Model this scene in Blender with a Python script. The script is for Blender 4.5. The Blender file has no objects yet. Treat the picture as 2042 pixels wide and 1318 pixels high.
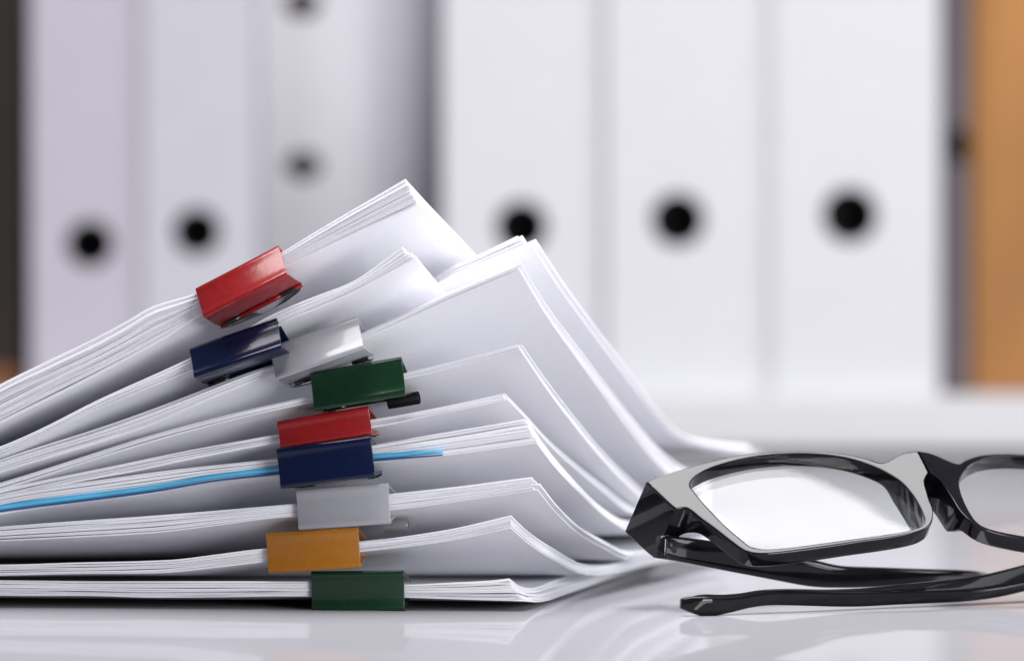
import bpy, bmesh, math, random
import numpy as np
from mathutils import Vector, Matrix

random.seed(7)
rng = np.random.default_rng(11)
C = bpy.context.scene.collection
S = 0.001                                   # everything below is written in millimetres

# ------------------------------------------------------------------ camera
FPX, CX, CY, CAMZ = 10000.0, 1021.0, 659.0, 89.7
PITCH = math.atan(129.0 / FPX)
cam = bpy.data.cameras.new("camera")
cam.sensor_width = 36.0
cam.lens = 36.0 * FPX / 2042.0
cam.clip_start, cam.clip_end = 0.05, 50.0
cam.dof.use_dof = True
cam.dof.focus_distance = 1.306
cam.dof.aperture_fstop = cam.lens / 18.5
cam.dof.aperture_blades = 0
cam_o = bpy.data.objects.new("camera", cam)
cam_o.location = (0, 0, CAMZ * S)
cam_o.rotation_euler = (math.radians(90) - PITCH, 0, 0)
C.objects.link(cam_o)
bpy.context.scene.camera = cam_o

# ------------------------------------------------------------------ light
world = bpy.data.worlds.new("World")
bpy.context.scene.world = world
world.use_nodes = True
wb = world.node_tree.nodes["Background"]
wb.inputs[0].default_value = (0.80, 0.82, 1.0, 1)
wb.inputs[1].default_value = 0.15

def area(name, loc, target, sx, sy, power, col=(1, 1, 1), turn=0.0):
    l = bpy.data.lights.new(name, 'AREA')
    l.shape = 'RECTANGLE'; l.size = sx; l.size_y = sy; l.energy = power; l.color = col
    o = bpy.data.objects.new(name, l)
    o.location = loc
    d = Vector(target) - Vector(loc)
    o.rotation_euler = (d.to_track_quat('-Z', 'Y').to_matrix() @ Matrix.Rotation(math.radians(turn), 3, 'Z')).to_euler()
    C.objects.link(o)
    return o

area("softbox_lamp", (-0.037, 1.346, 0.95), (-0.037, 1.34601, 0.0), 0.84, 0.62, 15.0, (1.0, 0.985, 0.99), 40.0)
area("window_lamp", (1.15, 1.48, 0.21), (0.0, 1.42, 0.05), 0.9, 0.34, 7.4, (0.98, 0.985, 1.0))
area("fill_lamp", (0.72, 0.42, 0.20), (-0.05, 1.3, 0.04), 0.5, 0.36, 9.3, (0.99, 0.99, 1.0))
area("binder_fill_lamp", (0.65, 1.66, 0.95), (0.25, 2.38, 0.12), 0.5, 0.4, 0.9, (0.97, 0.98, 1.0))  # added fill with no known source, brightens the binder faces

sc = bpy.context.scene
sc.view_settings.view_transform = 'Standard'
sc.view_settings.look = 'None'
sc.view_settings.exposure = 0.0
sc.view_settings.gamma = 1.0
sc.cycles.use_denoising = True
sc.cycles.use_adaptive_sampling = False
sc.cycles.max_bounces = 10
sc.cycles.diffuse_bounces = 8
sc.cycles.glossy_bounces = 5
sc.cycles.transparent_max_bounces = 16
sc.cycles.caustics_reflective = False
sc.cycles.caustics_refractive = False

# ------------------------------------------------------------------ materials
def nt(name):
    m = bpy.data.materials.new(name); m.use_nodes = True
    t = m.node_tree
    return m, t, t.nodes["Principled BSDF"]

def noise_mix(t, col, amount, scale, detail=4.0, stretch=(1, 1, 1)):
    tc = t.nodes.new("ShaderNodeTexCoord")
    mp = t.nodes.new("ShaderNodeMapping"); mp.inputs["Scale"].default_value = stretch
    n = t.nodes.new("ShaderNodeTexNoise"); n.inputs["Scale"].default_value = scale; n.inputs["Detail"].default_value = detail
    r = t.nodes.new("ShaderNodeValToRGB")
    lo = [max(0, c * (1 - amount)) for c in col]; hi = [min(1, c * (1 + amount)) for c in col]
    r.color_ramp.elements[0].position = 0.3; r.color_ramp.elements[1].position = 0.7
    r.color_ramp.elements[0].color = (*lo, 1); r.color_ramp.elements[1].color = (*hi, 1)
    t.links.new(tc.outputs["Object"], mp.inputs[0]); t.links.new(mp.outputs[0], n.inputs["Vector"])
    t.links.new(n.outputs["Fac"], r.inputs[0])
    return r.outputs[0], n

def mat(name, col, rough=0.5, spec=0.5, coat=0.0, amount=0.03, scale=300.0, bump=0.0, bscale=None, stretch=(1, 1, 1), coat_rough=0.03, rough_var=0.0):
    m, t, p = nt(name)
    c, n = noise_mix(t, col, amount, scale, stretch=stretch)
    t.links.new(c, p.inputs["Base Color"])
    p.inputs["Roughness"].default_value = rough
    p.inputs["Specular IOR Level"].default_value = spec
    p.inputs["Coat Weight"].default_value = coat
    p.inputs["Coat Roughness"].default_value = coat_rough
    if bump:
        n2 = t.nodes.new("ShaderNodeTexNoise"); n2.inputs["Scale"].default_value = bscale or scale; n2.inputs["Detail"].default_value = 3
        tc = t.nodes.new("ShaderNodeTexCoord"); t.links.new(tc.outputs["Object"], n2.inputs["Vector"])
        b = t.nodes.new("ShaderNodeBump"); b.inputs["Strength"].default_value = bump; b.inputs["Distance"].default_value = 0.0002
        t.links.new(n2.outputs["Fac"], b.inputs["Height"]); t.links.new(b.outputs[0], p.inputs["Normal"])
        if coat: t.links.new(b.outputs[0], p.inputs["Coat Normal"])
    if rough_var:
        n3 = t.nodes.new("ShaderNodeTexNoise"); n3.inputs["Scale"].default_value = 120; n3.inputs["Detail"].default_value = 6
        tc = t.nodes.new("ShaderNodeTexCoord"); t.links.new(tc.outputs["Object"], n3.inputs["Vector"])
        mr = t.nodes.new("ShaderNodeMapRange"); mr.inputs["To Min"].default_value = max(0.02, rough - rough_var); mr.inputs["To Max"].default_value = rough + rough_var
        t.links.new(n3.outputs["Fac"], mr.inputs[0]); t.links.new(mr.outputs[0], p.inputs["Roughness"])
    return m

PAPER = mat("white_paper", (0.86, 0.86, 0.895), 0.75, 0.25, amount=0.015, scale=900, bump=0.08, bscale=1800)
BLUESHEET = mat("cyan_plastic", (0.09, 0.47, 0.74), 0.30, 0.5, amount=0.25, scale=260, stretch=(0.15, 1, 1))
BLUEEDGE = mat("deep_blue_plastic", (0.02, 0.10, 0.28), 0.30, 0.5, amount=0.2, scale=200)
CLIPCOL = {
    'red':    mat("red_enamel", (0.28, 0.007, 0.008), 0.28, 0.4, 0.35, 0.10, 500, 0.35, 420, coat_rough=0.16, rough_var=0.08),
    'blue':   mat("navy_enamel", (0.0006, 0.0055, 0.034), 0.22, 0.3, 0.3, 0.10, 500, 0.15, 300, coat_rough=0.06),
    'white':  mat("white_enamel", (0.36, 0.36, 0.395), 0.30, 0.5, 0.5, 0.03, 400, 0.12, 300, coat_rough=0.10),
    'green':  mat("green_enamel", (0.0035, 0.030, 0.011), 0.26, 0.3, 0.35, 0.10, 500, 0.25, 350, coat_rough=0.10),
    'yellow': mat("amber_enamel", (0.37, 0.135, 0.009), 0.30, 0.35, 0.3, 0.06, 500, 0.25, 350, coat_rough=0.12),
}
WIRE = mat("black_wire", (0.02, 0.02, 0.022), 0.22, 0.5, 0.4)
GREYMETAL = mat("grey_plated_steel", (0.16, 0.16, 0.175), 0.35, 0.5, 0.3)
STEEL = mat("bright_steel", (0.45, 0.45, 0.48), 0.25); STEEL.node_tree.nodes["Principled BSDF"].inputs["Metallic"].default_value = 1.0
ACETATE = mat("black_acetate", (0.006, 0.006, 0.008), 0.07, 0.27, 0.27, amount=0.3, scale=200, coat_rough=0.03, rough_var=0.03)
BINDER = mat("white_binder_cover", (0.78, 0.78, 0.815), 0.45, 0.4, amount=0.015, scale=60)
BINDER_LILAC_SHADE = mat("lilac_shade_binder_cover", (0.62, 0.585, 0.66), 0.5, 0.3, amount=0.02, scale=60)  # darker lilac paints the weaker light on the leftmost binder
BINDER_GREY_SHADE = mat("pale_grey_shade_binder_cover", (0.66, 0.655, 0.71), 0.5, 0.3, amount=0.02, scale=60)  # greyer tone paints the weaker light on the second binder
BOXCARD = mat("grey_box_card", (0.66, 0.65, 0.69), 0.5, 0.3, amount=0.02, scale=60)
SHADEGREY = mat("mauve_grey_shade", (0.16, 0.14, 0.155), 0.5, 0.3, amount=0.05, scale=60)  # dark mauve paints the shade of the gap beside the wood
HOLEBLACK = mat("black_plastic_and_shade", (0.006, 0.006, 0.007), 0.5, 0.15)  # ring plastic, and shade painted in the holes and under the green clip
RIVET = mat("brown_grey_metal", (0.035, 0.03, 0.03), 0.4, 0.4)
BLOCK = mat("paper_block", (0.62, 0.62, 0.64), 0.8, 0.2, amount=0.1, scale=400, stretch=(1, 1, 0.02))
SHELFWHITE = mat("white_laminate", (0.78, 0.78, 0.79), 0.4, 0.4, amount=0.01, scale=40)
DARKWOOD = mat("dark_brown_panel", (0.028, 0.020, 0.018), 0.5, 0.3, amount=0.3, scale=30, stretch=(1, 1, 0.05))
WOOD = mat("orange_wood", (0.47, 0.215, 0.064), 0.5, 0.3, amount=0.38, scale=14, stretch=(1, 1, 0.25))
REDWOOD = mat("red_brown_wood", (0.24, 0.10, 0.045), 0.5, 0.3, amount=0.2, scale=22, stretch=(0.12, 1, 1))
WALLM = mat("brown_wall", (0.22, 0.17, 0.15), 0.8, 0.2, amount=0.05, scale=10)

def table_mat():
    m, t, p = nt("white_gloss_laminate")
    for n in list(t.nodes):
        if n.type == 'BSDF_PRINCIPLED': t.nodes.remove(n)
    out = [n for n in t.nodes if n.type == 'OUTPUT_MATERIAL'][0]
    c, _ = noise_mix(t, (0.455, 0.45, 0.485), 0.01, 30)
    d = t.nodes.new("ShaderNodeBsdfDiffuse"); t.links.new(c, d.inputs[0])
    g = t.nodes.new("ShaderNodeBsdfGlossy"); g.inputs["Roughness"].default_value = 0.035
    tc = t.nodes.new("ShaderNodeTexCoord"); n = t.nodes.new("ShaderNodeTexNoise"); n.inputs["Scale"].default_value = 9; n.inputs["Detail"].default_value = 1
    b = t.nodes.new("ShaderNodeBump"); b.inputs["Strength"].default_value = 0.05; b.inputs["Distance"].default_value = 0.001
    t.links.new(tc.outputs["Object"], n.inputs["Vector"]); t.links.new(n.outputs["Fac"], b.inputs["Height"]); t.links.new(b.outputs[0], g.inputs["Normal"])
    mx = t.nodes.new("ShaderNodeMixShader"); mx.inputs[0].default_value = 0.33
    t.links.new(d.outputs[0], mx.inputs[1]); t.links.new(g.outputs[0], mx.inputs[2]); t.links.new(mx.outputs[0], out.inputs[0])
    return m
TABLE = table_mat()

def lens_mat():
    m, t, p = nt("clear_lens")
    t.nodes.remove(p)
    out = [n for n in t.nodes if n.type == 'OUTPUT_MATERIAL'][0]
    tr = t.nodes.new("ShaderNodeBsdfTransparent"); tr.inputs[0].default_value = (0.97, 0.98, 0.98, 1)
    g = t.nodes.new("ShaderNodeBsdfGlossy"); g.inputs["Roughness"].default_value = 0.06
    f = t.nodes.new("ShaderNodeFresnel")
    ge = t.nodes.new("ShaderNodeNewGeometry")          # the same reflectance on both faces of the lens
    mr = t.nodes.new("ShaderNodeMapRange"); mr.inputs["To Min"].default_value = 1.30; mr.inputs["To Max"].default_value = 1 / 1.30
    t.links.new(ge.outputs["Backfacing"], mr.inputs[0]); t.links.new(mr.outputs[0], f.inputs["IOR"])
    mx = t.nodes.new("ShaderNodeMixShader")
    t.links.new(f.outputs[0], mx.inputs[0]); t.links.new(tr.outputs[0], mx.inputs[1]); t.links.new(g.outputs[0], mx.inputs[2])
    t.links.new(mx.outputs[0], out.inputs[0])
    return m
LENS = lens_mat()

# ------------------------------------------------------------------ helpers
def empty(name, loc_mm, label, cat, group=None):
    o = bpy.data.objects.new(name, None)
    o.location = Vector(loc_mm) * S
    o.empty_display_size = 0.01
    o["label"] = label; o["category"] = cat
    if group: o["group"] = group
    C.objects.link(o)
    return o

def link(name, me, m, parent=None, at=None):
    o = bpy.data.objects.new(name, me)
    if m is not None: me.materials.append(m)
    C.objects.link(o)
    if parent is not None:
        o.parent = parent
    if at is not None: o.location = Vector(at) * S
    return o

def mesh_from(name, V, F, smooth=None):
    me = bpy.data.meshes.new(name)
    me.from_pydata([tuple(v) for v in V], [], F)
    if smooth is not None:
        me.polygons.foreach_set("use_smooth", smooth if hasattr(smooth, '__len__') else [smooth] * len(F))
    me.update()
    return me

def box_mesh(name, lo, hi, bev=0.0):
    bm = bmesh.new()
    bmesh.ops.create_cube(bm, size=1.0)
    lo = Vector(lo); hi = Vector(hi)
    for v in bm.verts:
        v.co = Vector(((lo.x + hi.x) / 2 + v.co.x * (hi.x - lo.x), (lo.y + hi.y) / 2 + v.co.y * (hi.y - lo.y), (lo.z + hi.z) / 2 + v.co.z * (hi.z - lo.z))) * S
    if bev:
        bmesh.ops.bevel(bm, geom=bm.edges[:], offset=bev * S, segments=2, affect='EDGES')
    me = bpy.data.meshes.new(name); bm.to_mesh(me); bm.free()
    return me

def pchip(xs, ys):
    xs = np.asarray(xs, float); ys = np.asarray(ys, float)
    o = np.argsort(xs); xs = xs[o]; ys = ys[o]
    h = np.diff(xs); d = np.diff(ys) / h
    n = len(xs); m = np.zeros(n)
    if n == 2: m[:] = d[0]
    else:
        for i in range(1, n - 1):
            if d[i - 1] * d[i] > 0:
                w1 = 2 * h[i] + h[i - 1]; w2 = h[i] + 2 * h[i - 1]
                m[i] = (w1 + w2) / (w1 / d[i - 1] + w2 / d[i])
        m[0] = d[0]; m[-1] = d[-1]
    def f(x):
        x = np.asarray(x, float)
        i = np.clip(np.searchsorted(xs, x) - 1, 0, n - 2)
        t = np.clip((x - xs[i]) / h[i], 0, 1)
        h00 = 2*t**3 - 3*t**2 + 1; h10 = t**3 - 2*t**2 + t; h01 = -2*t**3 + 3*t**2; h11 = t**3 - t**2
        return h00*ys[i] + h10*h[i]*m[i] + h01*ys[i+1] + h11*h[i]*m[i+1]
    return f

cp, sp = math.cos(PITCH), math.sin(PITCH)
def ray(px, py):
    a = (px - CX) / FPX; b = -(py - CY) / FPX
    return Vector((a, cp + b * sp, -sp + b * cp))
def at(px, py, Y):                                  # the point seen at a photo pixel, Y mm away
    r = ray(px, py)
    k = Y / r.y
    return Vector((r.x * k, Y, CAMZ + r.z * k))

def smoothnoise(n, knots, amp):
    k = rng.normal(0, amp, knots)
    return pchip(np.linspace(0, 1, knots), k)(np.linspace(0, 1, n))

# ------------------------------------------------------------------ documents
ROT = math.tan(math.radians(6.0))
YC = 1300.0

def front_line(xs_px, ys_px, cx_px, Y0):
    """pixel trace of a front edge -> arrays X, Y, Z; the edge runs 6 degrees away from the picture plane."""
    Xc = at(cx_px, 600, Y0).x
    out = []
    for x, y in zip(xs_px, ys_px):
        Y = Y0
        for _ in range(3):
            X = at(x, y, Y).x
            Y = Y0 + (Xc - X) * ROT
        out.append(at(x, y, Y))
    return np.array([[p.x, p.y, p.z] for p in out])

def document(name, label, top, bot, right, ang, b_top, b_bot, n, dY=0.0, back=215.0, jitter=0.12, clip=None, specials=None, fill=0.86, group='clipped documents in the pile', tail=0.02):
    root = empty(name, (0, YC + dY, 0), label, "document", group)
    ft, fb = pchip(*zip(*top)), pchip(*zip(*bot))
    xt, xb = top[-1][0], bot[-1][0]
    ta = math.tan(math.radians(ang)); Y0 = YC + dY
    # falling profile of the right hand edge
    xr, yr = right[0]
    Xc = at(xr, yr, Y0).x
    tt, zz = [], []
    for (x, y) in right:
        k = (x - CX) / FPX                              # X = k * Y (pitch is tiny), X = Xc + ta * t
        t = (k * Y0 - Xc) / (ta - k)
        p = at(x, y, Y0 + t)
        tt.append(t); zz.append(p.z)
    b = 0.5 * (b_top + b_bot)
    R = [max(0.0, (z - b) / (zz[0] - b)) for z in zz]
    tt[0] = 0.0; R[0] = 1.0
    for i in range(1, len(R)):
        tt[i] = max(tt[i], tt[i - 1] + 2.0)
        R[i] = min(R[i], R[i - 1] - 0.002)
    tl, Rl = tt[-1], R[-1]
    for f, g in ((0.35, 0.55), (0.7, 0.25), (1.0, 0.1)):
        t2 = tl + (back - tl) * f
        if t2 > tt[-1] + 3: tt.append(t2); R.append(Rl * g)
    Rf = pchip(tt, R)
    # sheets: uneven spacing through the sheaf
    w = rng.uniform(0.6, 1.5, n)
    cs = np.concatenate([[0], np.cumsum(w)]); cs /= cs[-1]
    nv = 26
    tv = np.concatenate([[0, 1.0], np.linspace(4.0, back, nv - 2)])
    Rv = Rf(tv)
    xs_in_base = np.linspace(-70, 1, 2)
    for k in range(n):
        s0, s1 = cs[k], cs[k] + (cs[k + 1] - cs[k]) * fill
        sm = (s0 + s1) / 2
        xc = xt + (xb - xt) * sm + rng.normal(0, jitter * 24)
        xs = np.concatenate([np.linspace(-70, xc - 45, 52), np.linspace(xc - 38, xc, 7)])
        nz = smoothnoise(len(xs), 11, 0.55)
        if clip:
            m = np.clip(np.minimum(np.abs(xs - clip[0]), np.abs(xs - clip[1])) / 90.0, 0, 1); m[(xs > clip[0]) & (xs < clip[1])] = 0
            nz = nz * m
            dym = 0.25 + 0.75 * m
        else:
            dym = np.ones(len(xs))
        def ln(f, x, end):
            return f(np.minimum(x, end))
        ytop = ln(ft, xs, xt); ybot = ln(fb, xs, xb)
        # beyond a trace's end carry its slope on
        st = (ft(xt) - ft(xt - 40)) / 40; sb = (fb(xb) - fb(xb - 40)) / 40
        ytop = ytop + st * np.maximum(0, xs - xt); ybot = ybot + sb * np.maximum(0, xs - xb)
        gap = np.maximum(ybot - ytop, 2.0)
        y0 = ytop + gap * s0 + nz; y1 = ytop + gap * s1 + nz
        dy = rng.uniform(-0.6, 0.6); setback = rng.uniform(0.10, 0.42)
        A = front_line(xs, y0, xt, Y0 + setback); B = front_line(xs, y1, xt, Y0)
        A[:, 1] += dy * dym; B[:, 1] += dy * dym
        # carry the sheet on to its full length outside the frame
        L0, L1 = A[0], B[0]
        bk0 = b_top + (b_bot - b_top) * s0; bk1 = b_top + (b_bot - b_top) * s1
        full = []
        slope = max(0.0, (A[3, 2] - A[0, 2]) / (A[3, 0] - A[0, 0] + 1e-6))
        for X in np.linspace(A[-1, 0] - 297, A[0, 0] - 8, 7):
            dx = A[0, 0] - X
            za = bk0 + (L0[2] - bk0) * math.exp(-slope * dx / max(1.0, L0[2] - bk0)) if L0[2] > bk0 else L0[2]
            full.append((X, L0[1] + dx * ROT, za, za - (L0[2] - L1[2])))
        FA = np.array([[f[0], f[1], f[2]] for f in full]); FB = np.array([[f[0], f[1], f[3]] for f in full])
        A = np.vstack([FA, A]); B = np.vstack([FB, B])
        nu = len(A)
        V = []
        ripple = smoothnoise(nv, 6, 0.12) * np.clip(tv / 40, 0, 1)
        thick0 = A[:, 2] - B[:, 2]
        for arr, bk in ((A, bk0), (B, bk1)):
            for j in range(nv):
                Z = bk + (arr[:, 2] - bk) * Rv[j] + ripple[j]
                V.append(np.stack([arr[:, 0] + tv[j] * ta, arr[:, 1] + tv[j], Z], 1))
        V = np.vstack(V)
        F, sm_ = [], []
        nL = nu * nv
        for j in range(nv - 1):
            for i in range(nu - 1):
                a = j * nu + i
                F.append((a, a + 1, a + nu + 1, a + nu)); sm_.append(True)
                c = nL + a
                F.append((c, c + nu, c + nu + 1, c + 1)); sm_.append(True)
        # rim with vertices of its own, so the edges stay crisp
        loop = [i for i in range(nu)] + [j * nu + nu - 1 for j in range(1, nv)] + [(nv - 1) * nu + i for i in range(nu - 2, -1, -1)] + [j * nu for j in range(nv - 2, 0, -1)]
        base = len(V)
        V = np.vstack([V, V[loop], V[[nL + q for q in loop]]])
        q = len(loop)
        for i in range(q):
            i2 = (i + 1) % q
            F.append((base + i, base + q + i, base + q + i2, base + i2)); sm_.append(False)
        V = V - np.array([0, YC + dY, 0])
        me = mesh_from("sheet", V * S, F, sm_)
        mm = PAPER; nm = "sheet"
        o = link(nm, me, mm, root)
    return root

# traces are photo pixels: top and bottom line of each sheaf's front edge, then the right hand edge of the sheaf
document("document", "topmost sheaf of white paper, held by the glossy red clip at the peak",
    [(-70, 806), (0, 766), (103, 715), (196, 671), (248, 643), (304, 611), (382, 588), (470, 560), (560, 505), (680, 432), (808, 358)],
    [(-70, 882), (0, 846), (206, 742), (330, 676), (392, 634), (470, 594), (560, 537), (640, 498), (700, 470), (833, 410)],
    [(830, 400), (880, 452), (950, 522), (1040, 615), (1130, 702), (1230, 790), (1330, 850)], 15, 37, 34, 13, dY=-1.0, clip=(390, 565), fill=0.8, jitter=0.06)
document("document", "second sheaf from the top, held by the striped shiny navy clip, short blunt corner",
    [(-70, 912), (0, 890), (206, 792), (372, 717), (470, 668), (545, 626), (640, 586), (700, 562), (800, 493)],
    [(-70, 932), (0, 910), (206, 812), (385, 738), (470, 697), (550, 652), (690, 592), (829, 519)],
    [(829, 518), (887, 586), (960, 670), (1040, 750), (1130, 830), (1230, 900)], 15, 33.8, 31.2, 5, dY=-2.5, clip=(380, 550), fill=0.75, jitter=0.06)
document("document", "unclipped sheaf with a frayed upper corner, set back behind the white topped sheaf",
    [(-70, 960), (0, 936), (206, 868), (372, 812), (560, 748), (700, 690), (790, 634), (835, 590), (868, 551), (960, 506), (1036, 468)],
    [(-70, 972), (0, 950), (206, 882), (372, 826), (560, 762), (700, 706), (790, 652), (838, 610), (872, 572), (960, 532), (1082, 487)],
    [(1082, 487), (1146, 584), (1204, 661), (1261, 736), (1319, 811), (1359, 855), (1405, 879), (1463, 892), (1535, 900)], 15, 29, 25.6, 6, dY=30.0, back=275, jitter=0.3, fill=0.7)
document("document", "sheaf held by the tilted white clip, with a broad smooth underside and straight corner",
    [(-70, 942), (0, 916), (206, 850), (361, 794), (470, 752), (542, 727), (630, 700), (720, 664), (800, 627), (885, 588), (1034, 524)],
    [(-70, 966), (0, 944), (258, 865), (440, 790), (542, 748), (630, 718), (722, 680), (800, 645), (890, 603), (1040, 541)],
    [(1039, 528), (1088, 609), (1146, 690), (1204, 769), (1261, 844), (1319, 913)], 15, 25.4, 19.4, 6, dY=-2.0, clip=(541, 725), fill=0.78)
document("document", "sheaf held by the glossy green clip below the white clip",
    [(-70, 982), (0, 962), (310, 865), (464, 824), (620, 789), (715, 765), (806, 744), (925, 716), (1033, 687)],
    [(-70, 998), (0, 978), (310, 880), (464, 839), (620, 803), (715, 778), (806, 757), (925, 728), (1037, 698)],
    [(1036, 694), (1088, 769), (1146, 844), (1204, 913), (1261, 970), (1290, 994)], 15, 19.2, 15.8, 4, dY=0.0, clip=(622, 806), fill=0.78)
document("document", "thin sheaf held by the plain red clip in the middle of the pile",
    [(-70, 996), (0, 976), (258, 922), (400, 894), (552, 866), (640, 852), (731, 838), (882, 811), (1000, 785)],
    [(-70, 1014), (0, 996), (258, 942), (400, 912), (552, 884), (640, 870), (731, 856), (882, 826), (1010, 799)],
    [(1012, 798), (1048, 834), (1100, 890), (1146, 930), (1204, 976), (1261, 1017)], 15, 15.6, 12.9, 5, dY=0.5, clip=(552, 735), fill=0.8)
doc_blue = document("document", "sheaf with a cyan plastic strip between its sheets and a plain navy clip",
    [(-70, 1006), (0, 988), (258, 948), (400, 930), (551, 914), (640, 903), (738, 888), (882, 863), (1046, 835)],
    [(-70, 1046), (0, 1027), (310, 984), (430, 962), (551, 948), (640, 939), (738, 924), (882, 909), (1070, 885)],
    [(1064, 860), (1098, 908), (1150, 966), (1208, 1022), (1258, 1050)], 15.5, 12.8, 9.9, 8, dY=0.0, clip=(551, 740), fill=0.82)
document("document", "sheaf with wavy loose sheets, held by the plain white clip near the bottom",
    [(-70, 1056), (0, 1050), (284, 1029), (400, 1020), (588, 1004), (680, 996), (772, 985), (925, 968), (1058, 951)],
    [(-70, 1082), (0, 1078), (310, 1062), (430, 1048), (588, 1030), (680, 1026), (772, 1018), (925, 999), (1066, 978)],
    [(1064, 962), (1100, 1008), (1146, 1052), (1204, 1086), (1255, 1108), (1300, 1120)], 16, 9.8, 7.1, 8, dY=0.5, clip=(588, 772), jitter=0.2, fill=0.8)
document("document", "thick even sheaf held by the amber yellow clip",
    [(-70, 1127), (0, 1125), (335, 1116), (430, 1105), (529, 1093), (620, 1087), (715, 1079), (882, 1058), (1014, 1028)],
    [(-70, 1150), (0, 1148), (310, 1143), (430, 1132), (529, 1121), (620, 1112), (715, 1101), (882, 1081), (1021, 1053)],
    [(1018, 1040), (1050, 1070), (1100, 1104), (1169, 1136), (1210, 1150), (1260, 1162)], 17, 7.0, 4.2, 8, dY=1.0, clip=(529, 716), fill=0.84)
document("document", "lowest thin sheaf just above the tabletop, held by the dark green clip",
    [(-70, 1156), (0, 1156), (250, 1158), (420, 1158), (620, 1159), (715, 1162), (806, 1165), (910, 1161), (1016, 1153)],
    [(-70, 1186), (0, 1187), (180, 1189), (310, 1192), (430, 1191), (620, 1189), (715, 1190), (806, 1191), (910, 1195), (1044, 1199)],
    [(1030, 1172), (1056, 1184), (1085, 1188), (1120, 1183), (1150, 1178)], 11, 4.0, 0.6, 9, dY=2.0, clip=(620, 806), fill=0.86)

# the cyan strip between the sheets of the navy clipped sheaf: two plastic layers over a deep blue one
def strip(tr_top, tr_bot, m, name, dy, parent, depth=3.0):
    ft, fb = pchip(*zip(*tr_top)), pchip(*zip(*tr_bot))
    xs = np.linspace(-70, tr_top[-1][0], 60)
    A = front_line(xs, ft(xs), 1046, YC + dy); B = front_line(xs, fb(np.minimum(xs, tr_bot[-1][0])), 1046, YC + dy)
    # rounded free end
    e = 10
    for q in range(e):
        f = 1 - math.sqrt(max(0, 1 - ((q + 1) / e) ** 2)) if q else 0
        i = len(xs) - e + q
        mid = (A[i, 2] + B[i, 2]) / 2
        sc_ = 1 - 0.45 * ((q + 1) / e) ** 3
        A[i, 2] = mid + (A[i, 2] - mid) * sc_; B[i, 2] = mid + (B[i, 2] - mid) * sc_
    nu = len(xs); rows = []
    ta = math.tan(math.radians(15))
    D = [(A, 0.5, -0.15), (A, 0.0, 0.0), (B, 0.0, 0.0), (B, 0.5, 0.15)]
    prof = [(0.12, 0.35), (0.3, 0.06), (0.7, 0.06), (0.88, 0.35)]
    V = []
    for dpt in (depth, 0.5):
        V.append(np.stack([A[:, 0] + ta * dpt, A[:, 1] + dpt, A[:, 2] ], 1))
        if dpt == depth: continue
        for f, d in prof:
            Z = A[:, 2] + (B[:, 2] - A[:, 2]) * f
            V.append(np.stack([A[:, 0], A[:, 1] + d - 0.1, Z], 1))
        V.append(np.stack([B[:, 0] + ta * dpt, B[:, 1] + dpt, B[:, 2]], 1))
    V.append(np.stack([B[:, 0] + ta * depth, B[:, 1] + depth, B[:, 2] ], 1))
    r = len(V); V = np.vstack(V)
    F = []
    for j in range(r):
        j2 = (j + 1) % r
        for i in range(nu - 1):
            F.append((j * nu + i, j * nu + i + 1, j2 * nu + i + 1, j2 * nu + i))
    F.append([j * nu + nu - 1 for j in range(r)][::-1]); F.append([j * nu for j in range(r)])
    V = V - np.array([0, YC, 0])
    me = mesh_from(name, V * S, F, [True] * (len(F) - 2) + [False] * 2)
    return link(name, me, m, parent)

o = strip([(-70, 1018), (0, 1006), (310, 966), (430, 945), (551, 929), (640, 918), (738, 906), (882, 895)],
          [(-70, 1029), (0, 1017), (310, 976), (430, 955), (551, 941), (640, 929), (738, 916), (884, 905)], BLUESHEET, "plastic_strip", -0.9, doc_blue)
o["label"] = "cyan plastic strip showing along the front edge"
o = strip([(-70, 1029.5), (0, 1017.5), (310, 976.5), (430, 956), (551, 942), (640, 930), (738, 916.5), (880, 905)],
          [(-70, 1033), (0, 1021.5), (310, 981), (430, 960), (551, 947), (640, 934), (738, 921), (886, 909)], BLUEEDGE, "plastic_strip_edge", -0.8, doc_blue)
o["label"] = "deep blue lower edge of the plastic strip"

# ------------------------------------------------------------------ binder clips
def tube_mesh(path, r, seg=10, closed=False):
    """swept round wire along mm points -> V, F"""
    P = [Vector(p) for p in path]; n = len(P); V, F = [], []
    up = Vector((0.13, 0.2, 1)).normalized()
    for i in range(n):
        a = P[i - 1] if (i > 0 or closed) else P[i]; b = P[(i + 1) % n] if (i < n - 1 or closed) else P[i]
        t = (b - a).normalized()
        s = t.cross(up).normalized(); u = s.cross(t)
        for k in range(seg):
            w = 2 * math.pi * k / seg
            V.append(P[i] + s * (r * math.cos(w)) + u * (r * math.sin(w)))
    for i in range(n if closed else n - 1):
        i2 = (i + 1) % n
        for k in range(seg):
            k2 = (k + 1) % seg
            F.append((i * seg + k, i * seg + k2, i2 * seg + k2, i2 * seg + k))
    if not closed:
        F.append(list(range(seg))[::-1]); F.append([(n - 1) * seg + k for k in range(seg)])
    return V, F

def arc(c, r, a0, a1, n):
    return [(c[0] + r * math.cos(a0 + (a1 - a0) * i / n), c[1] + r * math.sin(a0 + (a1 - a0) * i / n)) for i in range(n + 1)]

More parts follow.
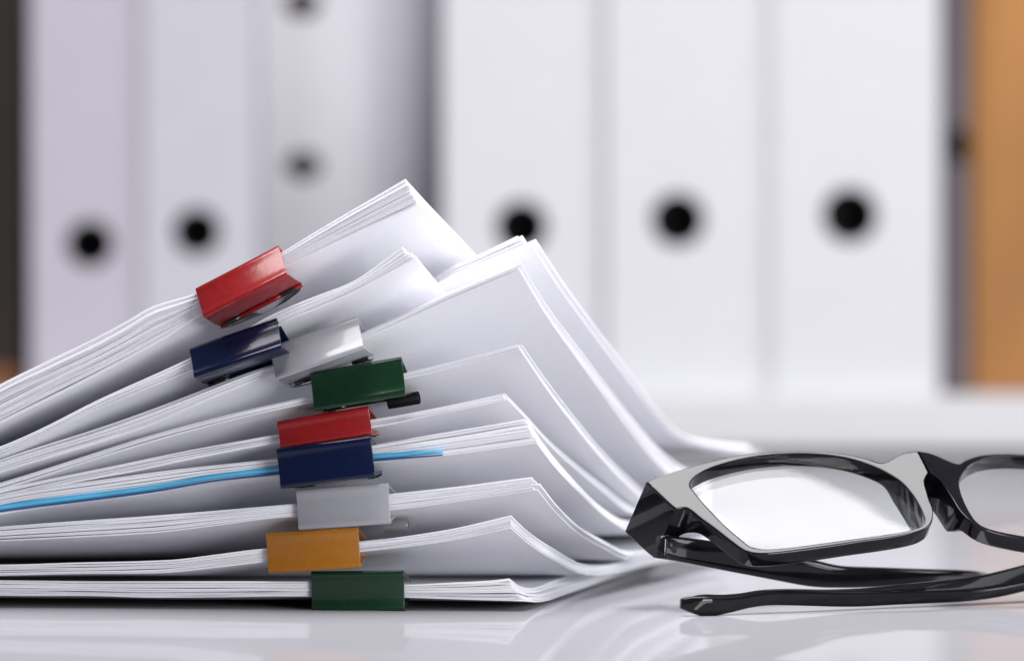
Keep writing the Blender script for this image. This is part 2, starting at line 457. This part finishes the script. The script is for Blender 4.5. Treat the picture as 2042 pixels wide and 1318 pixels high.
def binder_clip(label, colour, tl, tr, H, gap, pitch, corner, dY, yaw=8.0, D=12.0, lower_open=0.0, handle=True, lean=0.0, barrel=None):
    """tl, tr: photo pixels of the spine's top left and top right corner; H spine height in mm"""
    yw = math.radians(yaw)
    xm = (tl[0] + tr[0]) / 2
    Y = YC + dY + (corner - xm) * 0.13 * ROT - 1.9
    Pm = at(xm, 600, Y)
    # place both ends on a line turned by the yaw
    def on(p):
        Yq = Y
        for _ in range(3):
            q = at(p[0], p[1], Yq); Yq = Y - (q.x - Pm.x) * math.tan(yw)
        return at(p[0], p[1], Yq)
    A, B = on(tl), on(tr)
    ex = (B - A); W = ex.length; ex.normalize()
    back = Vector((math.sin(yw), math.cos(yw), 0)); pt = math.radians(pitch)
    ey = back * math.cos(pt) - Vector((0, 0, 1)) * math.sin(pt)
    ey = (ey - ex * ey.dot(ex)).normalized()
    ez = ex.cross(ey).normalized()
    O = (A + B) / 2 - ez * (H / 2)
    root = empty("binder_clip", O, label, "binder clip", "binder clips holding the sheaves")
    h = H / 2; g = gap / 2
    rise = math.tan(math.radians(max(0.0, pitch - 6.0)))
    # section (y back, z up), outer line: upper lip roll -> jaw -> bend -> spine -> bend -> jaw -> lower lip roll
    r0 = 0.6
    def half(sgn, open_):
        zt = g + open_
        jaw = [(D, zt)] + [(D * f, zt + (h - 0.5 - zt) * (1 - f) + 0.35 * math.sin(math.pi * f)) for f in (0.8, 0.6, 0.4, 0.25, 0.12)]
        bend = [(0.62, h - 0.10), (0.22, h - 0.10), (-0.08, h - 0.36), (-0.24, h - 0.78), (-0.28, h - 1.2), (-0.18, h - 1.7)]
        return [(y, sgn * z) for y, z in jaw + bend]
    up = half(1, 0.0)
    lo = half(-1, lower_open)
    spine = [(-0.02 + 0.10 * math.cos(math.pi * z / (h - 1.1) / 2), z) for z in np.linspace(h - 2.4, -(h - 2.4), 7)]
    line = up + spine + lo[::-1]
    line = [(y + lean * z / h * max(0.0, 1 - y / (0.7 * D)), z) for y, z in line]
    th = 0.45
    # offset inward for thickness
    n = len(line); L = [Vector((p[0], p[1])) for p in line]; inner = []
    for i in range(n):
        t = (L[min(i + 1, n - 1)] - L[max(i - 1, 0)]).normalized()
        inner.append(L[i] + Vector((-t.y, t.x)) * th)
    ring = L + inner[::-1]
    m = len(ring); V, F, SM = [], [], []
    xs = [-W / 2, -W / 2 + 0.12, W / 2 - 0.12, W / 2]
    cen = [(L[i] + inner[i]) / 2 for i in range(n)]; cen = cen + cen[::-1]
    for x in xs:
        e = abs(x) == W / 2
        for k in range(m):
            p = ring[k].lerp(cen[k], 0.35) if e else ring[k]
            V.append(ex * x + ey * p.x + ez * p.y)
    for a in range(len(xs) - 1):
        for k in range(m):
            k2 = (k + 1) % m
            F.append((a * m + k, a * m + k2, (a + 1) * m + k2, (a + 1) * m + k)); SM.append(True)
    for k in range(n - 1):
        F.append((k, m - 1 - k, m - 2 - k, k + 1)); SM.append(False)
        q = (len(xs) - 1) * m
        F.append((q + k, q + k + 1, q + m - 2 - k, q + m - 1 - k)); SM.append(False)
    me = mesh_from("clip_body", [v * S for v in V], F, SM)
    link("clip_body", me, CLIPCOL[colour], root)
    bm = bmesh.new(); bm.from_mesh(me); bmesh.ops.recalc_face_normals(bm, faces=bm.faces[:]); bm.to_mesh(me); bm.free()
    # rolled lips and folded back wire handles
    for sgn, op in ((1, 0.0), (-1, lower_open)):
        zt = sgn * (g + op + r0 * 0.6)
        segs = [(-W / 2 + 0.3, W / 2 - 0.3)]
        for x0, x1 in segs:
            V, F = [], []
            prof = arc((0, 0), r0, 0, 2 * math.pi, 14)[:-1]; pin = arc((0, 0), r0 * 0.62, 0, 2 * math.pi, 14)[:-1]
            for x in (x0, x1):
                for pr in (prof, pin):
                    for (a, b_) in pr:
                        V.append(ex * x + ey * (D + a) + ez * (zt + b_))
            for k in range(14):
                k2 = (k + 1) % 14
                F += [(k, k2, 28 + k2, 28 + k), (14 + k2, 14 + k, 42 + k, 42 + k2), (k2, k, 14 + k, 14 + k2), (28 + k, 28 + k2, 42 + k2, 42 + k)]
            me2 = mesh_from("clip_lip", [v * S for v in V], F, True)
            link("clip_lip", me2, CLIPCOL[colour], root)
        if handle:
            hw = W / 2 - 1.0
            path = [(-hw + 5.5, 0, 0), (-hw + 1, 0, 0), (-hw + 0.4, 0.5, sgn * 0.2), (-hw + 1.5, 4, sgn * 0.1), (-5.2, 11, sgn * -0.4), (-4.6, 14, sgn * -0.8), (-3.4, 15.4, sgn * -1.0), (0, 16, sgn * -1.0)]
            path = path + [(-x, y, z) for x, y, z in path[::-1][1:]]
            pts = [ex * x + ey * (D + y) + ez * (zt + z + rise * y) for x, y, z in path]
            V, F = tube_mesh(pts, 0.65, 8)
            link("clip_handle", mesh_from("clip_handle", [v * S for v in V], F, True), WIRE, root)
    if barrel:
        m_, r_, x0, x1, fy, dz = barrel
        zt = -(g + lower_open + 0.9) + dz
        V, F = [], []
        for x, q in ((x0, 1.0), (x1 - 0.25, 1.0), (x1, 0.88), (x1, 0.66), (x1 - 3.0, 0.62)):
            for a, b_ in arc((0, 0), r_ * q, 0, 2 * math.pi, 20)[:-1]: V.append(ex * (W / 2 + x) + ey * (D + fy + a) + ez * (zt + b_))
        for c in range(4):
            for k in range(20): F.append((c * 20 + k, c * 20 + (k + 1) % 20, (c + 1) * 20 + (k + 1) % 20, (c + 1) * 20 + k))
        F.append([80 + k for k in range(20)])
        me3 = mesh_from("handle_barrel", [v * S for v in V], F, True)
        bm = bmesh.new(); bm.from_mesh(me3); bmesh.ops.recalc_face_normals(bm, faces=bm.faces[:])
        for e in bm.edges:
            if len(e.link_faces) == 2 and e.calc_face_angle(0) > math.radians(50): e.smooth = False
        bm.to_mesh(me3); bm.free()
        link("handle_barrel", me3, m_, root)
    return root

binder_clip("glossy red binder clip on the topmost sheaf, tilted most steeply", 'red', (383, 569), (549, 483), 11.0, 5.0, 23, 830, -1.0, D=12.5, lower_open=0.1, lean=2.3)
binder_clip("shiny navy binder clip with pale reflected stripes, second from the top", 'blue', (374, 689), (548, 629), 10.2, 3.4, 24, 829, -2.5, lean=1.4)
binder_clip("tilted glossy white binder clip between the navy and green clips", 'white', (534, 688), (709, 626), 10.6, 3.4, 22, 1040, -2, lower_open=0.4, lean=1.1)
binder_clip("glossy green binder clip with a bright highlight, under the tilted white clip", 'green', (618, 741), (800, 710), 10.8, 2.6, 18, 1037, 0, barrel=(HOLEBLACK, 1.7, -7.0, 1.5, 0.0, -0.5))  # barrel coloured black to paint the shade it sits in
binder_clip("plain red binder clip in mid pile, its lower part behind the navy clip", 'red', (552, 838), (734, 808), 7.8, 3.0, 9, 1010, -0.6)
binder_clip("plain dark navy binder clip on the sheaf with the cyan strip", 'blue', (551, 893), (739, 868), 10.8, 6.0, 8, 1070, -4)
binder_clip("plain white binder clip between the navy and yellow clips", 'white', (590, 975), (774, 962), 10.8, 4.6, 3, 1066, 0.5, barrel=(GREYMETAL, 1.7, -3.2, 3.1, -3.0, -2.6))
binder_clip("amber yellow binder clip, the only one of its colour", 'yellow', (530, 1062), (714, 1050), 10.8, 3.6, 2, 1021, 1)
binder_clip("dark green binder clip, lowest of all, standing on the tabletop", 'green', (620, 1138), (805, 1136), 10.8, 4.0, 0, 1044, 2)

# ------------------------------------------------------------------ eyeglasses
Ug = Vector((0.962, 0.257, 0.09)).normalized()
Wd = Vector((0.25, -0.76, -0.60)); Wd = (Wd - Ug * Wd.dot(Ug)).normalized()
Wu = -Wd
Ng = Ug.cross(Wu).normalized()
P0 = at(1600, 1000, 1312)
def onplane(px, py, off=0.0):
    r = ray(px, py); o_ = Vector((0, 0, CAMZ))
    k = (P0 + Ng * off - o_).dot(Ng) / r.dot(Ng)
    return o_ + r * k
BETA = math.radians(8.2)
Mg = (Ug * math.cos(BETA) - Ng * math.sin(BETA)).normalized()
N0 = (Ng * math.cos(BETA) + Ug * math.sin(BETA)).normalized()
MID = onplane(1841, 920)
glasses = empty("eyeglasses", (MID.x, MID.y, 0), "black framed eyeglasses folded on the table with clear lenses facing up", "glasses")
G0 = Vector((MID.x, MID.y, 0))
def mirror(p):
    return p - Mg * (2 * (p - MID).dot(Mg))

# pairs: (lens opening, outer rim) round the left half of the front, in photo pixels
pairs = [((1377, 967), (1289, 960)), ((1381, 955), (1300, 955)), ((1396, 943), (1340, 941)), ((1430, 928), (1400, 924)), ((1489, 913), (1470, 907)), ((1550, 905), (1545, 899)),
         ((1612, 904), (1615, 898)), ((1670, 909), (1680, 903)), ((1715, 919), (1730, 914)), ((1752, 933), (1764, 922)), ((1780, 948), (1800, 903)),
         ((1800, 962), (1834, 897)), ((1818, 982), (1846, 940)), ((1832, 1003), (1842, 957)), ((1842, 1024), (1851, 990)), ((1845, 1038), (1861, 1016)), ((1838, 1049), (1857, 1043)), ((1810, 1058), (1832, 1059)),
         ((1760, 1066), (1776, 1071)), ((1700, 1074), (1712, 1080)), ((1640, 1082), (1647, 1090)), ((1580, 1090), (1580, 1099)), ((1530, 1094), (1523, 1104)),
         ((1500, 1090), (1489, 1099)), ((1478, 1074), (1460, 1080)), ((1450, 1050), (1428, 1055)), ((1422, 1022), (1399, 1034)), ((1400, 998), (1371, 1013)), ((1384, 978), (1346, 1014))]
NP = len(pairs)
def closed_resample(P, per, sharp):
    out = []; n = len(P)
    for i in range(n):
        p0, p1, p2, p3 = P[i - 1], P[i], P[(i + 1) % n], P[(i + 2) % n]
        t1 = (p2 - p0) * 0.5; t2 = (p3 - p1) * 0.5
        L = (p2 - p1).length
        if i in sharp: t1 = (p2 - p1)
        if (i + 1) % n in sharp: t2 = (p2 - p1)
        if t1.length > 1.5 * L: t1 = t1.normalized() * L * 1.2
        if t2.length > 1.5 * L: t2 = t2.normalized() * L * 1.2
        for q in range(per):
            t = q / per
            out.append((2*t**3 - 3*t**2 + 1) * p1 + (t**3 - 2*t**2 + t) * t1 + (-2*t**3 + 3*t**2) * p2 + (t**3 - t**2) * t2)
    return out
PER = 4
inner = [onplane(*a) for a, _ in pairs]; outer = [onplane(*b) for _, b in pairs]
for i in (11, 12):                                   # the bridge ends on the mirror plane
    outer[i] = outer[i] - Ug * ((outer[i] - MID).dot(Mg) / Ug.dot(Mg))
inR = closed_resample(inner, PER, set()); outR = closed_resample(outer, PER, {0, NP - 1, 11, 12})
for k in range(11 * PER, 12 * PER + 1):
    outR[k] = outR[k] - Ug * ((outR[k] - MID).dot(Mg) / Ug.dot(Mg))
M = len(inR)
left_out = outer[0]
def depth_at(p, isinner):
    d = (p - MID).dot(Ug) * -1                        # distance from the middle towards the hinge side
    e = (left_out - MID).dot(Ug) * -1
    f = max(0.0, min(1.0, (d - (e - 11.0)) / 7.0)); f = f * f * (3 - 2 * f)
    st = lambda q: (lambda c: c * c * (3 - 2 * c))(max(0.0, min(1.0, q)))
    w = (p - MID).dot(Wd)
    nose = st((13.0 - d) / 8.0) * st((w - 1.0) / 6.0) * st((23.0 - w) / 7.0)
    return 4.6 + (0 if isinner else 12.4 * f) + 5.0 * nose
def half_frame():
    rr = 0.55
    e = -(left_out - MID).dot(Ug)
    def bk(p, d):                                                   # the end piece flares outwards as it goes back
        f = max(0.0, min(1.0, (-(p - MID).dot(Ug) - (e - 12.0)) / 9.0))
        return p - N0 * d - Ug * (0.11 * max(0.0, d - 1.0) * f)
    def row(q_of):
        out = []
        for k in range(M):
            L = max((outR[k] - inR[k]).length, 0.3)
            out.append((inR[k].lerp(outR[k], q_of(L)), k))
        return out
    cl = lambda d: (lambda L: min(0.42, d / L))                     # d mm in from the opening
    co = lambda d: (lambda L: 1 - min(0.42, d / L))                 # d mm in from the outside
    front = [(lambda L: 0.0, -rr * 0.6), (cl(rr * 0.3), -rr * 0.12), (cl(rr * 0.8), 0.0), (cl(rr * 1.3), 0.0), (lambda L: 0.5, 0.0),
             (co(rr * 1.5), 0.0), (co(rr), 0.0), (co(rr * 0.5), -rr * 0.134), (co(rr * 0.134), -rr * 0.5), (lambda L: 1.0, -rr)]
    rings = [[p + N0 * lift for p, k in row(q)] for q, lift in front]
    full = lambda p: depth_at(p, False)
    edge = row(lambda L: 1.0)
    rings.append([bk(p, rr * 1.6) for p, k in edge])
    rings.append([bk(p, full(p) - rr) for p, k in edge])
    for q, f in ((co(rr * 0.134), 0.5), (co(rr * 0.5), 0.134), (co(rr), 0.0), (lambda L: 0.5, 0.0), (cl(rr * 0.8), 0.0), (cl(rr * 0.2), 0.2)):
        rings.append([bk(p, full(p) - rr * f) for p, k in row(q)])
    edge = row(lambda L: 0.0)
    rings.append([p - N0 * (full(p) - rr * 0.6) for p, k in edge])
    rings.append([p - N0 * (rr * 1.2) for p, k in edge])
    return rings
rings = half_frame()
bm = bmesh.new()
def add_half(fn, flip):
    vs = [[bm.verts.new(fn(p) - G0) for p in r] for r in rings]
    nr = len(rings)
    for a in range(nr):
        b_ = (a + 1) % nr
        for k in range(M):
            k2 = (k + 1) % M
            if 11 * PER <= k < 12 * PER and 6 <= a <= 13:
                continue              # open where the halves join
            f = [vs[a][k], vs[a][k2], vs[b_][k2], vs[b_][k]]
            if flip: f.reverse()
            try: bm.faces.new(f)
            except ValueError: pass
add_half(lambda p: p.copy(), False)
add_half(mirror, True)
bmesh.ops.remove_doubles(bm, verts=bm.verts[:], dist=0.05)
bmesh.ops.recalc_face_normals(bm, faces=bm.faces[:])
for v in bm.verts: v.co *= S
for f in bm.faces: f.smooth = True
for e in bm.edges:
    mid_edge = all(abs((v.co / S + G0 - MID).dot(Mg)) < 0.02 for v in e.verts)
    if len(e.link_faces) == 2 and e.calc_face_angle(0) > math.radians(7 if mid_edge else 38): e.smooth = False
me = bpy.data.meshes.new("frame_front"); bm.to_mesh(me); bm.free()
link("frame_front", me, ACETATE, glasses)

# lenses: a shallow dome with thickness, seated mid rim
def lens_mesh(fn, flip):
    cen = sum(inR, Vector()) / M
    bm = bmesh.new()
    rs = [0.0, 0.2, 0.4, 0.6, 0.8, 0.93, 1.0]
    lay = []
    for side, z0 in ((0, -2.7), (1, -4.1)):
        L = []
        for s in rs[1:]:
            L.append([bm.verts.new(fn(cen.lerp(inR[k], s * 1.012) + N0 * (z0 + 0.9 * (1 - s * s)) ) - G0) for k in range(M)])
        c = bm.verts.new(fn(cen + N0 * (z0 + 0.9)) - G0)
        lay.append((c, L))
    for c, L in lay:
        for k in range(M): bm.faces.new([c, L[0][k], L[0][(k + 1) % M]])
        for a in range(len(L) - 1):
            for k in range(M): bm.faces.new([L[a][k], L[a + 1][k], L[a + 1][(k + 1) % M], L[a][(k + 1) % M]])
    for k in range(M): bm.faces.new([lay[0][1][-1][k], lay[1][1][-1][k], lay[1][1][-1][(k + 1) % M], lay[0][1][-1][(k + 1) % M]])
    bmesh.ops.recalc_face_normals(bm, faces=bm.faces[:])
    for v in bm.verts: v.co *= S
    for f in bm.faces: f.smooth = True
    for e in bm.edges:
        if len(e.link_faces) == 2 and e.calc_face_angle(0) > math.radians(40): e.smooth = False
    me = bpy.data.meshes.new("lens"); bm.to_mesh(me); bm.free()
    return me
link("lens", lens_mesh(lambda p: p.copy(), False), LENS, glasses)
link("lens", lens_mesh(mirror, True), LENS, glasses)

def sweep(path, sizes, rolls, name, parent, m, rnd=0.35, sub=6):
    """rounded rectangular bar: sizes = (depth, height) per point, rolls in degrees about the path"""
    P = [Vector(p) for p in path]; n = len(P)
    ts = list(range(n)); fx = [pchip(ts, [p[i] for p in P]) for i in range(3)]
    fs = [pchip(ts, [s[i] for s in sizes]) for i in range(2)]; fr = pchip(ts, rolls)
    T = np.linspace(0, n - 1, (n - 1) * sub + 1)
    Q = [Vector((float(fx[0](t)), float(fx[1](t)), float(fx[2](t)))) for t in T]
    # light smoothing of the kinks
    for _ in range(9): Q = [Q[0]] + [(Q[i - 1] + Q[i] * 2 + Q[i + 1]) / 4 for i in range(1, len(Q) - 1)] + [Q[-1]]
    V, F = [], []; seg = 20
    for i, t in enumerate(T):
        tg = (Q[min(i + 1, len(Q) - 1)] - Q[max(i - 1, 0)]).normalized()
        s = tg.cross(Vector((0, 0, 1))).normalized(); u = s.cross(tg).normalized()
        a = math.radians(float(fr(t)))
        s, u = s * math.cos(a) + u * math.sin(a), u * math.cos(a) - s * math.sin(a)
        w, h = float(fs[0](t)) / 2, float(fs[1](t)) / 2
        for k in range(seg):
            th = 2 * math.pi * (k + 0.5) / seg
            c, d = math.cos(th), math.sin(th)
            e = 0.42
            V.append(Q[i] + s * (w * math.copysign(abs(c) ** e, c)) + u * (h * math.copysign(abs(d) ** e, d)))
    nn = len(T)
    for i in range(nn - 1):
        for k in range(seg):
            k2 = (k + 1) % seg
            F.append((i * seg + k, i * seg + k2, (i + 1) * seg + k2, (i + 1) * seg + k))
    F.append(list(range(seg))[::-1]); F.append([(nn - 1) * seg + k for k in range(seg)])
    me = mesh_from(name, [(v - G0) * S for v in V], F, [True] * (len(F) - 2) + [True, True])
    bm = bmesh.new(); bm.from_mesh(me); bmesh.ops.recalc_face_normals(bm, faces=bm.faces[:])
    bm.to_mesh(me); bm.free()
    return link(name, me, m, parent)

# temple of the near hinge, folded to the right behind the lenses
sweep([at(1316, 1090, 1305), at(1352, 1094, 1311), at(1489, 1117, 1322), at(1600, 1139, 1332), at(1670, 1150, 1339), at(1740, 1150, 1345), at(1850, 1150, 1355), at(1930, 1148, 1363), at(1966, 1147, 1367)],
      [(3.0, 6.0), (3.2, 6.6), (3.4, 7.4), (3.4, 7.4), (3.4, 6.0), (3.4, 5.4), (3.4, 4.4), (3.0, 3.2), (1.2, 1.4)], [0, 0, 0, 0, 0, 0, 0, 0, 0], "temple", glasses, ACETATE)
# temple of the far hinge, folded to the left; its tip lies on the table
far_h = mirror(onplane(1320, 1000)) - N0 * 12
sweep([at(1358, 1203, 1284), at(1372, 1204, 1284.5), at(1410, 1207, 1286), at(1450, 1203, 1289), at(1490, 1196, 1292), at(1530, 1190, 1295), at(1600, 1190, 1301), at(1700, 1192, 1309), at(1800, 1184, 1317), at(1930, 1176, 1328), at(2042, 1153, 1340), far_h],
      [(2.2, 2.6), (3.4, 4.0), (4.0, 5.4), (3.8, 4.4), (3.6, 3.8), (3.4, 3.9), (3.4, 4.2), (4.0, 4.2), (5.0, 4.2), (6.0, 4.2), (6.5, 4.4), (5.5, 4.4)], [0, 0, -14, -12, -6, -6, -8, -16, -26, -38, -46, -46], "temple", glasses, ACETATE)

# hinges: barrel and two leaves
for side in (0, 1):
    fn = (lambda p: p.copy()) if side == 0 else mirror
    hb = bmesh.new()
    base = fn(onplane(1352, 1030) - N0 * 9.5)
    def cyl(p, ax, r, L):
        mtx = Matrix.Translation((p - G0) * S) @ ax.to_track_quat('Z', 'X').to_matrix().to_4x4()
        bmesh.ops.create_cone(hb, cap_ends=True, segments=16, radius1=r * S, radius2=r * S, depth=L * S, matrix=mtx)
    for q in (-1.6, 0.0, 1.6):
        cyl(base + Wu * q, Wu, 1.5 if q else 1.3, 1.4)
    cyl(base + Wu * 2.6, Wu, 0.7, 0.6)
    me = bpy.data.meshes.new("hinge"); hb.to_mesh(me); hb.free()
    link("hinge", me, STEEL if side else WIRE, glasses)
# ------------------------------------------------------------------ desk and shelf
desk = empty("desk", (0, 1300, -25), "glossy white desk with the papers and eyeglasses lying on it", "desk")
link("desk_top", box_mesh("desk_top", (-1100, -900, 0), (1100, 1052, 25), 1.0), TABLE, desk)
for sx in (-1, 1):
    for y0 in (-860, 900):
        link("leg", box_mesh("leg", (sx * 1050 - 25, y0, -700), (sx * 1050 + 25, y0 + 50, 0), 1.0), SHELFWHITE, desk)

SY = 2366.0                                            # front of the shelf
SHT = at(1500, 788, SY + 10).z
SHB = at(1500, 898, SY).z
shelf = empty("sideboard", (0, SY, 0), "low white sideboard top carrying the row of white binders", "sideboard")
link("top_board", box_mesh("top_board", (-900, 0, SHB), (900, 420, SHT), 1.0), SHELFWHITE, shelf)
link("body", box_mesh("body", (-880, 40, -700), (880, 410, SHB), 0), DARKWOOD, shelf)

# ------------------------------------------------------------------ binders
def spine_mesh(W, H, hole_z, R, hx=0.0, th=2.4):
    """board with a round hole through it; x centred, z from 0, front at y=0"""
    bm = bmesh.new(); n = 32
    def loops(y):
        circ, rect = [], []
        for k in range(n):
            a = 2 * math.pi * k / n; c, s = math.cos(a), math.sin(a)
            circ.append(bm.verts.new(((hx + R * c) * S, y * S, (hole_z + R * s) * S)))
            q = min((W / 2 * 0.96) / max(abs(c), 1e-6), (W / 2 * 0.96) / max(abs(s), 1e-6))
            rect.append(bm.verts.new((q * c * S, y * S, (hole_z + q * s) * S)))
        return circ, rect
    w2 = W / 2 * 0.96
    c0, r0 = loops(0); c1, r1 = loops(th)
    for k in range(n):
        k2 = (k + 1) % n
        bm.faces.new([c0[k], c0[k2], r0[k2], r0[k]]); bm.faces.new([c1[k2], c1[k], r1[k], r1[k2]]); bm.faces.new([c0[k2], c0[k], c1[k], c1[k2]])
    def slab(x0, x1, z0, z1):
        P = [(x0, 0, z0), (x1, 0, z0), (x1, 0, z1), (x0, 0, z1), (x0, th, z0), (x1, th, z0), (x1, th, z1), (x0, th, z1)]
        v = [bm.verts.new(Vector(p) * S) for p in P]
        for f in ((0, 1, 2, 3), (7, 6, 5, 4), (0, 4, 5, 1), (1, 5, 6, 2), (2, 6, 7, 3), (3, 7, 4, 0)): bm.faces.new([v[i] for i in f])
    slab(-W / 2, W / 2, 0, hole_z - w2); slab(-W / 2, W / 2, hole_z + w2, H)
    slab(-W / 2, -w2, hole_z - w2, hole_z + w2); slab(w2, W / 2, hole_z - w2, hole_z + w2)
    bmesh.ops.recalc_face_normals(bm, faces=bm.faces[:])
    me = bpy.data.meshes.new("spine"); bm.to_mesh(me); bm.free()
    return me

def ring_mesh(R, r, y):
    bm = bmesh.new(); n = 32; q = 10
    vs = [[bm.verts.new(((R + r * math.cos(2 * math.pi * j / q)) * math.cos(2 * math.pi * i / n) * S, (y + r * math.sin(2 * math.pi * j / q)) * S, (R + r * math.cos(2 * math.pi * j / q)) * math.sin(2 * math.pi * i / n) * S)) for j in range(q)] for i in range(n)]
    for i in range(n):
        for j in range(q):
            bm.faces.new([vs[i][j], vs[(i + 1) % n][j], vs[(i + 1) % n][(j + 1) % q], vs[i][(j + 1) % q]]).smooth = True
    bmesh.ops.recalc_face_normals(bm, faces=bm.faces[:])
    me = bpy.data.meshes.new("finger_ring"); bm.to_mesh(me); bm.free()
    return me

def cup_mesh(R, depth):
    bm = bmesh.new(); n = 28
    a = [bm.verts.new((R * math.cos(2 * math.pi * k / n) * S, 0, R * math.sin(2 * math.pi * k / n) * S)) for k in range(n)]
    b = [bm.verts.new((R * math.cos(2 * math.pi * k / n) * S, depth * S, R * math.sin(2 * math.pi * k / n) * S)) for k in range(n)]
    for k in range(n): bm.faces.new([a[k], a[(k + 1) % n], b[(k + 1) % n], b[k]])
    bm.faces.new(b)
    me = bpy.data.meshes.new("hole_shade_cup"); bm.to_mesh(me); bm.free()
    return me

def lever_binder(label, x0, x1, hx, hy, Y, m, R=11.5, yaw=0.0, Hh=318.0, extra_ring=True):
    a, b = at(x0, 600, Y), at(x1, 600, Y)
    W = b.x - a.x; xm = (a.x + b.x) / 2
    root = empty("lever_arch_binder", (xm, Y, SHT), label, "binder", "row of standing binders")
    root.rotation_euler = (0, 0, math.radians(yaw))
    hz = at(hx, hy, Y).z - SHT; hxo = at(hx, hy, Y).x - xm
    link("spine", spine_mesh(W, Hh, hz, R, hxo), m, root)
    for s in (-1, 1):
        link("cover", box_mesh("cover", (s * W / 2 - (2.4 if s > 0 else 0), 2.4, 0), (s * W / 2 + (2.4 if s < 0 else 0), 285, Hh), 0.3), m, root)
    link("page_block", box_mesh("page_block", (-W / 2 + 4, 40, 4), (W / 2 - 8, 262, Hh - 16), 0.3), BLOCK, root)
    r = link("finger_ring", ring_mesh(R, 0.9, -0.3), HOLEBLACK, root, (hxo, 0, hz))
    l = link("hole_shade_cup", cup_mesh(R - 0.1, 34), HOLEBLACK, root, (hxo, 0, hz))  # black cup added to paint the dark inside of the binder
    return root

lever_binder("binder with shade painted in lilac beside the dark panel, with a black finger hole", 62, 285, 180, 486, 2410, BINDER_LILAC_SHADE, 10.4)
lever_binder("binder with shade painted in pale grey, between the leftmost binder and the curved box file", 286, 514, 393, 462, 2405, BINDER_GREY_SHADE, 10.4)
lever_binder("white binder beside the curved box file, its finger hole touching the paper corner", 884, 1204, 1040, 452, 2392, BINDER, 11.4)
lever_binder("middle one of the three white binders, finger hole clear of the papers", 1209, 1541, 1352, 438, 2386, BINDER, 11.8)
lever_binder("widest white binder, next to the slim mauve grey folder and orange wood", 1542.5, 1874, 1695, 429, 2380, BINDER, 12.2)

# box file with a rounded back and two rivets
def box_file():
    Y = 2404.0
    a, b = at(515, 600, Y), at(880, 600, Y)
    W = b.x - a.x; xm = (a.x + b.x) / 2
    root = empty("box_file", (xm, Y, SHT), "pale grey box file with a rounded back and two small rivets", "box file", None)
    n = 24; H = 318.0
    V, F, SM = [], [], []
    prof = []
    for k in range(n + 1):
        f = k / n
        x = -W / 2 + W * f
        y = 17 * (abs(2 * max(0.0, f - 0.12) / 0.88 - 0.25) ** 2.2) * (0.5 if f < 0.25 else 1.0)
        prof.append((x, min(y, 60)))
    prof_b = [(x, 230.0) for x, y in prof][::-1]
    loop = prof + [(W / 2, 230), (-W / 2, 230)]
    m = len(loop)
    for z in (0, H):
        for x, y in loop: V.append((x * S, y * S, z * S))
    for k in range(m):
        k2 = (k + 1) % m
        F.append((k, k2, m + k2, m + k)); SM.append(k < n)
    F.append(list(range(m))[::-1]); F.append(list(range(m, 2 * m))); SM += [False, False]
    link("body", mesh_from("body", V, F, SM), BOXCARD, root)
    for (px, py) in ((602, 8), (604, 331)):
        p = at(px, py, Y)
        bm = bmesh.new()
        bmesh.ops.create_uvsphere(bm, u_segments=20, v_segments=10, radius=9.5 * S)
        for v in bm.verts: v.co.y *= 0.3; v.co.z *= 0.8
        for f in bm.faces: f.smooth = True
        me = bpy.data.meshes.new("rivet"); bm.to_mesh(me); bm.free()
        link("rivet", me, RIVET, root, (p.x - xm, 1.0, p.z - SHT))
    return root
box_file()

# slim folder standing in for the shaded gap, with a dark knob, dark side panel, wood panel, wall
a, b = at(1884, 600, 2420), at(1932, 600, 2420)
gapfill = empty("slim_infill", (a.x, 2420, SHT), "slim mauve grey folder painted as the shaded gap between white binder and orange wood", "infill")
link("cover", box_mesh("cover", (0, 0, 0), (b.x - a.x, 240, 320), 1.5), SHADEGREY, gapfill)
bm = bmesh.new(); bmesh.ops.create_uvsphere(bm, u_segments=16, v_segments=10, radius=5.5 * S)
for v in bm.verts: v.co.y *= 0.4; v.co.z *= 1.5
for f in bm.faces: f.smooth = True
me = bpy.data.meshes.new("finger_hole_plug"); bm.to_mesh(me); bm.free()
p = at(1914, 290, 2420)
link("finger_hole_plug", me, HOLEBLACK, gapfill, (p.x - a.x, -0.5, p.z - SHT))

a = at(1936, 600, 2440)
wp = empty("wood_panel", (a.x, 2440, SHT), "orange brown wooden panel standing at the end of the shelf", "wood panel")
link("board", box_mesh("board", (0, 0, 0), (190, 18, 340), 1.0), WOOD, wp)
b = at(45, 600, 2415)
dp = empty("side_panel", (b.x, 2415, SHT), "dark brown upright panel beside the leftmost binder", "panel")
zr = at(20, 728, 2415).z - SHT
link("board", box_mesh("board", (-300, 0, zr), (0, 18, 340), 1.0), DARKWOOD, dp)
link("base_rail", box_mesh("base_rail", (-300, -2, 0), (-2, 18, zr - 0.2), 1.0), REDWOOD, dp)
wl = link("wall", box_mesh("wall", (-1600, 2840, -760), (1600, 2860, 1400)), WALLM); wl["kind"] = "structure"
fl = link("floor", box_mesh("floor", (-2500, -2000, -780), (2500, 2860, -760)), WALLM); fl["kind"] = "structure"
# the desk surface is z = 0: lower the desk body so its top meets it
desk.location.z = -25 * S
